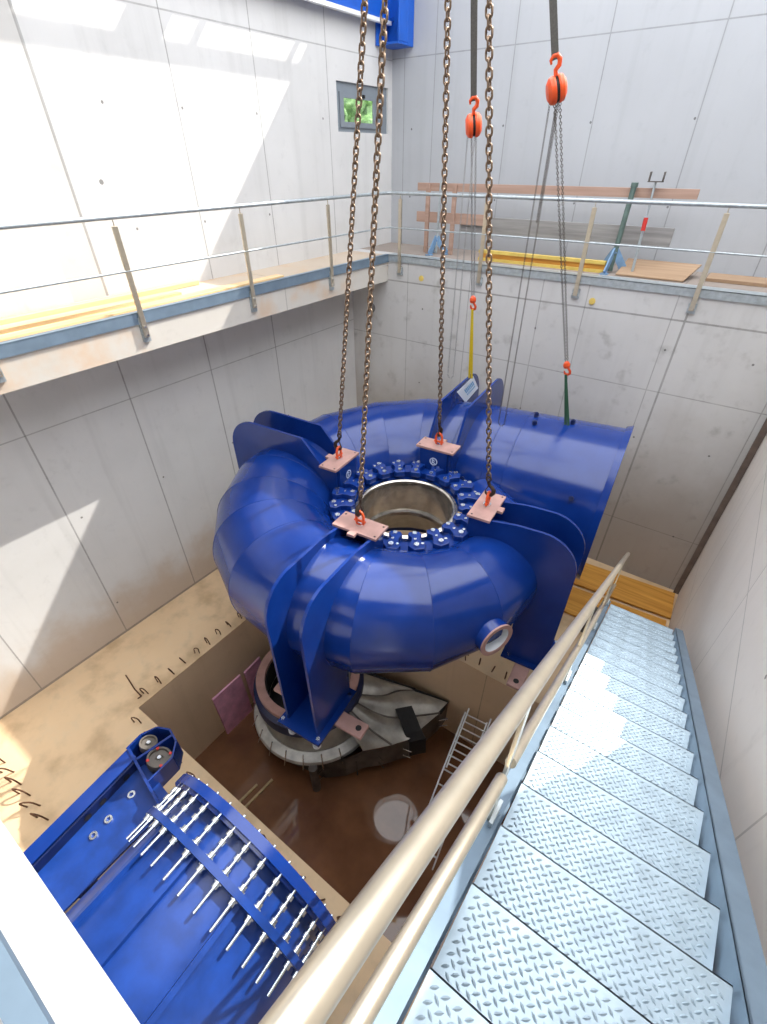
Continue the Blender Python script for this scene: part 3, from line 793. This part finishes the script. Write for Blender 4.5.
for y in (-.08, .10, .40): MB().lathe([(0, 0), (.04, 0)], 16, T(*bl(-3.92, y, zt2-.09)) @ Ry(pi/2)).build('bolt_hole', M_black, ba)
MB().bar(bl(-4.13, .62, zt2-.06), bl(-3.05, .30, zt2-.06), .03, .16).build('cross_plate', M_blue, ba)
# end box: two cells with discs
ep = [(-4.13, .60), (-4.13, .80), (-4.04, .96), (-3.88, 1.02), (-3.70, .96), (-3.58, .80), (-3.60, .47)]
b = MB()
for (x0, y0), (x1, y1) in zip(ep, ep[1:]): b.bar(bl(x0, y0, zt2-.13), bl(x1, y1, zt2-.13), .022, .30)
b.build('end_shell', M_blue, ba)
MB().bar(bl(-3.93, .58, zt2-.13), bl(-3.80, 1.0, zt2-.13), .03, .28).build('divider', M_blue, ba)
b = MB(); zz = zt2-.27; n_ = len(ep)
b.add([bl(x, y, zz) for x, y in ep], [tuple(range(n_))]); b.add([bl(x, y, zz-.02) for x, y in ep], [tuple(range(n_))]); b.build('bottom_plate', M_navy, ba)
for (x, y, r, red) in ((-4.0, .78, .10, False), (-3.74, .72, .135, True)):
    QM = T(*bl(x, y, zt2-.06)) @ Rx(radians(-14)) @ Ry(radians(6))
    d = MB().lathe([(0, .0), (r*.3, .0), (r*.34, .02), (r*.8, .02), (r*.84, .05), (r, .05), (r, -.04), (0, -.04)], 32, QM).build('disc', M_draftside, ba)
    MB().lathe([(0, .05), (.022, .05), (.022, 0)], 14, QM).build('hub', M_zinc, d)
    if red:
        b = MB()
        for t in (60, 150, 240, 330): b.lathe([(0, .056), (.018, .056), (.018, .04)], 10, QM @ T(r*.9*cos(radians(t)), r*.9*sin(radians(t)), 0))
        b.build('red_mark', M_redmark, d)
MB().box(bl(-4.05, -.6, ZF), bl(-3.75, -.4, zt2-.55)).build('leg', M_navy, ba)
MB().box(bl(-4.05, .2, ZF), bl(-3.75, .4, zt2-.55)).build('leg', M_navy, ba)

spin(ba, (-3.8, .55, ZF), ROTP); ba.location += Vector((.05, -.10, 0))
# ------------------------------------------------------------------ draft tube bend standing in the sump
DX, DY = -4.08, 3.33
dt = thing('draft_tube', 'grey steel draft tube bend with pink topped round opening standing in muddy water', 'draft tube', (DX, DY, -8.8))
def dz(*p): return tuple(Vector(p)-Vector((DX, DY, -8.8)))
DM = T(0, 0, 8.8)
MB().lathe([(.78, -5.86), (.78, -5.78), (.93, -5.78), (.93, -5.86)], 64, DM, closed=True).build('top_flange', M_pink, dt)
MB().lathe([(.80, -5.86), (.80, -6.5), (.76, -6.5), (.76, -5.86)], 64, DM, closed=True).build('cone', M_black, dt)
MB().lathe([(0, -6.5), (.78, -6.5)], 48, DM).build('throat_shade', M_black, dt)  # black here and on the cone stands in for shade in the opening
MB().lathe([(.86, -5.86), (1.0, -5.95), (1.0, -6.2), (.9, -6.3)], 64, DM).build('blue_ring', M_navy, dt)
OX, OY = .16, -.03
DM2 = T(OX, OY, 8.8)
MB().lathe([(.95, -6.52), (1.0, -6.46), (1.16, -6.50), (1.18, -6.56), (1.0, -6.60)], 72, DM2).build('pale_flange', M_paleflange, dt)
MB().lathe([(.82, -6.12), (.98, -6.48)], 64, DM2).build('shoulder', M_draft, dt)
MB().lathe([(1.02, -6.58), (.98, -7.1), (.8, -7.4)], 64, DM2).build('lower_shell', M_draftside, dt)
# gored bend: five gores fanning out to the right
CUR = [[(-3.48, 4.09, -6.12), (-3.12, 4.22, -6.19), (-2.80, 4.34, -6.25), (-2.49, 4.46, -6.32)],
 [(-3.17, 3.69, -6.12), (-2.87, 3.93, -6.19), (-2.71, 4.22, -6.25), (-2.48, 4.45, -6.32)],
 [(-3.10, 3.61, -6.12), (-2.73, 3.83, -6.19), (-2.32, 4.20, -6.25), (-1.85, 4.59, -6.32)],
 [(-3.04, 3.53, -6.12), (-2.72, 3.60, -6.19), (-2.41, 3.78, -6.25), (-1.87, 4.33, -6.32)],
 [(-2.98, 3.42, -6.12), (-2.66, 3.43, -6.19), (-2.39, 3.50, -6.25), (-2.05, 3.58, -6.32)],
 [(-2.91, 3.30, -6.12), (-2.64, 3.29, -6.19), (-2.43, 3.31, -6.25), (-2.24, 3.34, -6.32)],
 [(-2.85, 3.17, -6.12), (-2.68, 3.14, -6.19), (-2.53, 3.14, -6.25), (-2.39, 3.15, -6.32)],
 [(-2.85, 3.03, -6.12), (-2.73, 2.99, -6.19), (-2.65, 2.99, -6.25), (-2.58, 2.97, -6.32)]]
def crv(k, v):      # Catmull-Rom along a gore line, started further in under the drum
    P = [Vector(p) for p in CUR[k]]; P = [P[0]+(P[0]-P[1])*.9+Vector((0,0,.02))] + P
    s_ = v*(len(P)-1); i = min(int(s_), len(P)-2); t = s_-i
    p0 = P[i-1] if i else P[0]*2-P[1]; p3 = P[i+2] if i+2 < len(P) else P[-1]*2-P[-2]
    return .5*((2*P[i]) + (P[i+1]-p0)*t + (2*p0-5*P[i]+4*P[i+1]-p3)*t*t + (3*P[i]-p0-3*P[i+1]+p3)*t**3)
def gpt(u, v):      # u runs 0..7 over the curves; bulge between the seams (curves 1, 3, 5)
    k = min(int(u), 6); p = crv(k, v).lerp(crv(k+1, v), u-k)
    return p
for (ua, ub) in ((0, 1), (1, 3), (3, 5), (5, 7)):
    b = MB(); nu, nv = 8, 14; vs = []
    for i in range(nu+1):
        for j in range(nv+1):
            p = gpt(ua+(ub-ua)*i/nu, j/nv); p.z += .06*sin(pi*i/nu)*(.4+.6*sin(pi*j/nv)); vs.append(dz(*p))
    b.add(vs, [(i*(nv+1)+j, (i+1)*(nv+1)+j, (i+1)*(nv+1)+j+1, i*(nv+1)+j+1) for i in range(nu) for j in range(nv)], True)
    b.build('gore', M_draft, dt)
for k in (1, 3, 5):
    MB().tube([dz(*(crv(k, j/14)+Vector((0,0,.004)))) for j in range(15)], .018, 6).build('seam', M_draftside, dt)
rim = [Vector(c[-1]) for c in CUR]; rim = [crv(0, .3), crv(0, .6)] + rim + [Vector((-2.80, 2.75, -6.50)), Vector((-3.15, 2.55, -6.68)), Vector((-3.6, 2.45, -6.75))]
b = MB(); vs = []
for p in rim:
    inn = Vector((-3.3, 3.5, 0))-p; inn.z = 0; inn.normalize()
    vs += [Vector(dz(*p)), Vector(dz(*(p+Vector((0,0,-.60))))), Vector(dz(*(p+inn*.3+Vector((0,0,-1.0)))))]
N_ = len(rim)-1
b.add(vs, [f for i in range(N_) for f in ((3*i, 3*i+3, 3*i+4, 3*i+1), (3*i+1, 3*i+4, 3*i+5, 3*i+2))])
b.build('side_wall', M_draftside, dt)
MB().tube([dz(*p) for p in rim[:6]], .035, 6).build('edge_bar', M_black, dt)
for (x, y) in ((-3.165, 2.339), (-2.5, 3.9), (-4.7, 3.2), (-4.2, 4.1)):
    MB().cyl(dz(x, y, -7.94), dz(x, y, -6.55), .075, 14).build('leg', M_draftside, dt)
for k in range(11):                            # studs of the pale flange, and along the side wall
    a = radians(172+16*k); c = Vector((OX+1.1*cos(a), OY+1.1*sin(a), 8.8-6.48)); o = Vector((cos(a)*.06, sin(a)*.06, 0))
    MB().cyl(c-Vector((0,0,.16))+o*2, c+Vector((0,0,.12)), .012, 6).build('stud', M_zinc, dt)
for p in (rim[5], rim[6].lerp(rim[7], .3), rim[8], rim[9].lerp(rim[10], .4), rim[11]):
    q = p+Vector((0,0,-.25)); n = (q-Vector((-3.2, 3.4, q.z))).normalized()
    for d_ in (0, -.22): MB().cyl(dz(*(q+Vector((0,0,d_)))), dz(*(q+n*.16+Vector((0,0,d_+.05)))), .011, 6).build('stud', M_zinc, dt)
DK = 1.09
dt.location = (-4.447, 3.63, -9.73); dt.scale = (DK, DK, DK)
def dworld(p): return dt.matrix_basis @ (Vector(p)-Vector((DX, DY, -8.8)))
# black rubber strip draped over the bend
b = MB(); pts = [(-2.40, 3.93, -6.13), (-2.21, 3.81, -6.19), (-2.05, 3.71, -6.27), (-1.93, 3.67, -6.36), (-1.90, 3.66, -6.78)]
vs = []
pts = [dworld(p) for p in pts]
for p in pts: vs += [Vector(p)+Vector((-.11, -.12, .03)), Vector(p)+Vector((.11, .12, .03)), Vector(p)+Vector((-.11, -.12, .005)), Vector(p)+Vector((.11, .12, .005))]
fs = []
for i in range(len(pts)-1):
    a, c = 4*i, 4*i+4; fs += [(a, c, c+1, a+1), (a+2, a+3, c+3, c+2), (a, a+2, c+2, c), (a+1, c+1, c+3, a+3)]
fs += [(0,1,3,2), (4*len(pts)-4, 4*len(pts)-2, 4*len(pts)-1, 4*len(pts)-3)]
tag(b.add(vs, fs).build('rubber_strip', M_black), 'black rubber strip draped over the grey draft tube bend', 'strip')

# pink boards leaning on the left wall of the sump
for (y0, y1, zb, zt_, x1, lab, ti) in ((2.26, 2.96, -8.16, -6.85, -5.76, 'larger pink board leaning on the sump wall, nearer the viewer', .0), (3.06, 3.5, -8.14, -6.9, -5.78, 'smaller pink board leaning on the sump wall behind the larger one', .05)):
    b = MB(); P = [(x1, y0, zb), (x1+.04, y0, zb), (x1+.04, y1, zb+ti), (x1, y1, zb+ti), (SX0+.03, y0, zt_), (SX0+.07, y0, zt_), (SX0+.07, y1, zt_+ti), (SX0+.03, y1, zt_+ti)]
    b.hexa(P); tag(b.build('pink_board', M_pinkboard, bevel=.006), lab, 'board', 'pink boards in the sump')
# ladder leaning on the back wall of the sump
la = thing('ladder', 'aluminium double ladder leaning against the back wall of the sump', 'ladder', (-1.2, 3.0, -8.8))
lo_ = Vector((-1.2, 3.0, -8.8))
p0, p1 = Vector((-1.13, 2.55, -8.2)), Vector((-1.40, 4.98, -6.90)); dd = (p1-p0).normalized(); sd = Vector((1, .1, 0)).normalized(); up = sd.cross(dd).normalized()
for sec, (o_, l0, l1) in enumerate(((0, 0, 1), (.06, .62, 1.03))):
    a_, c_ = p0.lerp(p1, l0)+up*o_+sd*o_*.8, p0.lerp(p1, l1)+up*o_+sd*o_*.8
    for s_ in (-.22, .22): MB().bar(a_+sd*s_-lo_, c_+sd*s_-lo_, .025, .06, up).build('side_rail', M_alu, la)
    n = int((c_-a_).length/.265)
    for k in range(n+1):
        q = a_+dd*(.08+.265*k)
        if (q-a_).length > (c_-a_).length: break
        MB().cyl(q-sd*.22-lo_, q+sd*.22-lo_, .016, 8).build('rung', M_alu, la)
# timber laths lying in the water
for (p, q, lab) in (((-4.33, 1.15, ZW+.02), (-4.26, 2.15, ZW+.02), 'longer timber lath lying in the muddy water by the front edge'), ((-4.5, 1.15, ZW+.02), (-4.43, 1.91, ZW+.02), 'shorter timber lath lying in the muddy water, left of the longer one')):
    tag(MB().bar(p, q, .045, .04).build('timber_lath', M_lath), lab, 'lath', 'laths in the water')

# ------------------------------------------------------------------ starter bars round the sump
hp = None
def hoop(x, y, ang, label, group, h=.17, wd=.11, lean=.15):
    global hp
    if hp is None:
        hp = MB().tube([(-.055,0,-.02),(-.055,0,.12),(-.04,0,.155),(0,0,.17),(.04,0,.155),(.055,0,.12),(.055,0,-.02)], .011, 6).build('starter_bar', M_rust); o = hp
    else: o = hp.copy(); col.objects.link(o)
    o.location = (x, y, ZF); o.rotation_euler = (random.uniform(-.15, .15)+lean, random.uniform(-.1, .1), ang); o.scale = (wd/.11, 1, h/.17)
    tag(o, label, 'starter bar', group)
y = 1.35
for k in range(14):
    hoop(SX0-.13+random.uniform(-.02,.02), y, random.uniform(-.4,.4)+.3, 'rusty starter bar hoop in the row along the left edge of the sump', 'starter bars left of the sump', .15+.05*random.random(), .08); y += .26
for k in range(13):
    hoop(-5.62+.36*k, SY0-.17+random.uniform(-.03,.03), random.uniform(-.3,.3)+.5, 'rusty starter bar hoop in the row along the front edge of the sump', 'starter bars at the front of the sump', .17, .12)
for k in range(6):
    hoop(-6.75+.27*k, -.62, random.uniform(-.2,.2)+.6, 'wide rusty starter bar hoop in the row by the front wall', 'starter bars by the front wall', .22, .17)
for k in range(6):
    hoop(-1.86+.25*k, SY1+.12, pi/2+random.uniform(-.2,.2), 'rusty starter bar in the row along the back edge of the sump', 'starter bars behind the sump', .2, .03 if k else .12, .05)
b = MB().tube([(-6.6,1.35,ZF+.01), (-6.2,1.28,ZF+.02), (-5.98,1.27,ZF+.03), (-5.93,1.20,ZF+.10)], .011, 8)
tag(b.build('bent_bar', M_rust), 'long bent reinforcing bar lying on the dusty floor by the sump corner', 'bar')
# ------------------------------------------------------------------ left gallery timber
tag(MB().bar((-7.05, -.2, ZL+.03), (-6.95, 4.45, ZL+.03), .22, .05).build('timber_plank', M_woodY, bevel=.004), 'pale timber plank lying on the left gallery', 'plank')
tag(MB().bar((-7.40, -.2, ZL+.035), (-7.36, 5.1, ZL+.035), .14, .06).build('edge_batten', M_woodY, bevel=.004), 'narrow timber batten on the left gallery against the wall', 'batten')
tag(MB().bar((-6.70, -.2, ZL+.02), (-6.68, 6.3, ZL+.02), .18, .03).build('formwork_strip', M_woodY, bevel=.004), 'thin timber strip on the left gallery beside the steel edge', 'strip')
# ------------------------------------------------------------------ back gallery: guard boards, props, beam, sheets
tag(MB().box((-6.30, 10.0, 1.01), (-1.22, 10.04, 1.14)).build('guard_board', M_wood, bevel=.003), 'long reddish guard board along the back gallery, uppermost of the boards', 'board', 'guard boards on the back gallery')
tag(MB().box((-6.30, 10.0, .48), (-4.72, 10.04, .66)).build('guard_board', M_wood, bevel=.003), 'short reddish guard board on the back gallery, below the long one', 'board', 'guard boards on the back gallery')
tag(MB().box((-5.3, 10.05, .36), (-1.40, 10.09, .62)).build('guard_board', M_woodgrey, bevel=.003), 'weathered grey board along the back wall of the gallery', 'board', 'guard boards on the back gallery')
def prop(x0, y0, z0, x1, y1, z1, label, kind):
    o = Vector((x0, y0, z0)); t = thing('steel_prop', label, 'prop', tuple(o))
    e = Vector((x1, y1, z1))-o
    if kind == 'fork':
        MB().tube([(0,0,.02), e*.62], .022, 12).build('outer_tube', M_galv, t); MB().tube([e*.5, e], .017, 12).build('inner_tube', M_galv, t)
        MB().tube([e*.5, e*.64], .034, 12).build('collar', M_redmark, t)
        b = MB().box((e.x-.11, e.y-.05, e.z), (e.x+.11, e.y+.05, e.z+.012))
        for s_ in (-.1, .1): b.box((e.x+s_-.006, e.y-.05, e.z), (e.x+s_+.006, e.y+.05, e.z+.13))
        b.build('fork_head', M_draftside, t); MB().box((-.07,-.07,0), (.07,.07,.012)).build('foot', M_galv, t)
    elif kind == 'green':
        MB().tube([(0,0,.02), e], .042, 14).build('tube', M_prop, t); MB().lathe([(0,0),(.055,0),(.055,.06),(0,.06)], 16, T(*e) @ T(0,0,-.05)).build('cap', M_prop, t)
        b = MB()
        for a in (.4, 2.5, 4.6): b.bar((.0,.0,.34), (.24*cos(a), .24*sin(a), .02), .02, .12); b.box((.24*cos(a)-.06, .24*sin(a)-.06, 0), (.24*cos(a)+.06, .24*sin(a)+.06, .02))
        b.build('tripod_base', M_base, t)
    else:
        MB().tube([(0,0,.02), e], .026, 12).build('tube', M_galv, t)
        b = MB()
        for a in (.4, 2.5, 4.6): b.bar((.0,.0,.30), (.22*cos(a), .22*sin(a), .02), .02, .12); b.box((.22*cos(a)-.06, .22*sin(a)-.06, 0), (.22*cos(a)+.06, .22*sin(a)+.06, .02))
        b.build('tripod_base', M_base, t)
prop(-2.18, 9.86, ZL, -2.16, 9.93, 1.20, 'thick green grey prop with pale blue base behind the back railing', 'green')
prop(-1.80, 9.78, ZL, -1.86, 9.92, 1.22, 'thin steel prop with fork head and red collar behind the back railing', 'fork')
prop(-5.72, 9.88, ZL, -5.72, 9.94, 1.18, 'galvanised prop with pale blue base at the left of the back gallery', 'plain')
for x, lab in ((-6.02, 'left one of two brown timber uprights behind the back railing corner'), (-5.42, 'right one of two brown timber uprights behind the back railing corner')):
    tag(MB().box((x-.04, 9.94, ZL), (x+.04, 9.995, 1.12)).build('timber_upright', M_wood, bevel=.003), lab, 'upright', 'brown timber uprights')
yb_ = thing('timber_beam', 'yellow timber formwork beam lying along the back gallery', 'beam', (-3.4, 9.75, ZL))
MB().box((-1.25, -.05, .13), (1.15, .05, .18)).build('top_flange', M_yellow, yb_); MB().box((-1.25, -.05, 0), (1.15, .05, .05)).build('bottom_flange', M_yellow, yb_)
MB().box((-1.25, -.016, .05), (1.15, .016, .13)).build('web', M_form, yb_)
tag(MB().add([(-2.02,9.62,ZL+.01),(-.98,9.62,ZL+.01),(-.86,10.3,ZL+.16),(-2.02,10.3,ZL+.16),(-2.02,9.62,ZL+.03),(-.98,9.62,ZL+.03),(-.86,10.3,ZL+.18),(-2.02,10.3,ZL+.18)],
    [(3,2,1,0),(4,5,6,7),(0,1,5,4),(1,2,6,5),(2,3,7,6),(3,0,4,7)]).build('plywood_sheet', M_ply), 'brown plywood sheet propped on a batten beside the fork headed prop', 'sheet')
tag(MB().box((-.7, 9.95, ZL+.004), (.96, 10.5, ZL+.05)).build('plywood_sheet', M_ply), 'brown plywood sheet lying flat at the right end of the back gallery', 'sheet')
for (x, lab) in ((-5.66, 'yellow round cap on the back slab face, left of the casing chains'), (-2.20, 'yellow round cap on the back slab face, below the green grey prop')):
    tag(MB().lathe([(0,.02),(.05,.02),(.055,0),(0,0)], 20, T(x, YP, -.42) @ Rx(pi/2)).build('yellow_cap', M_yellow), lab, 'cap', 'yellow caps')
bpy.context.view_layer.update()
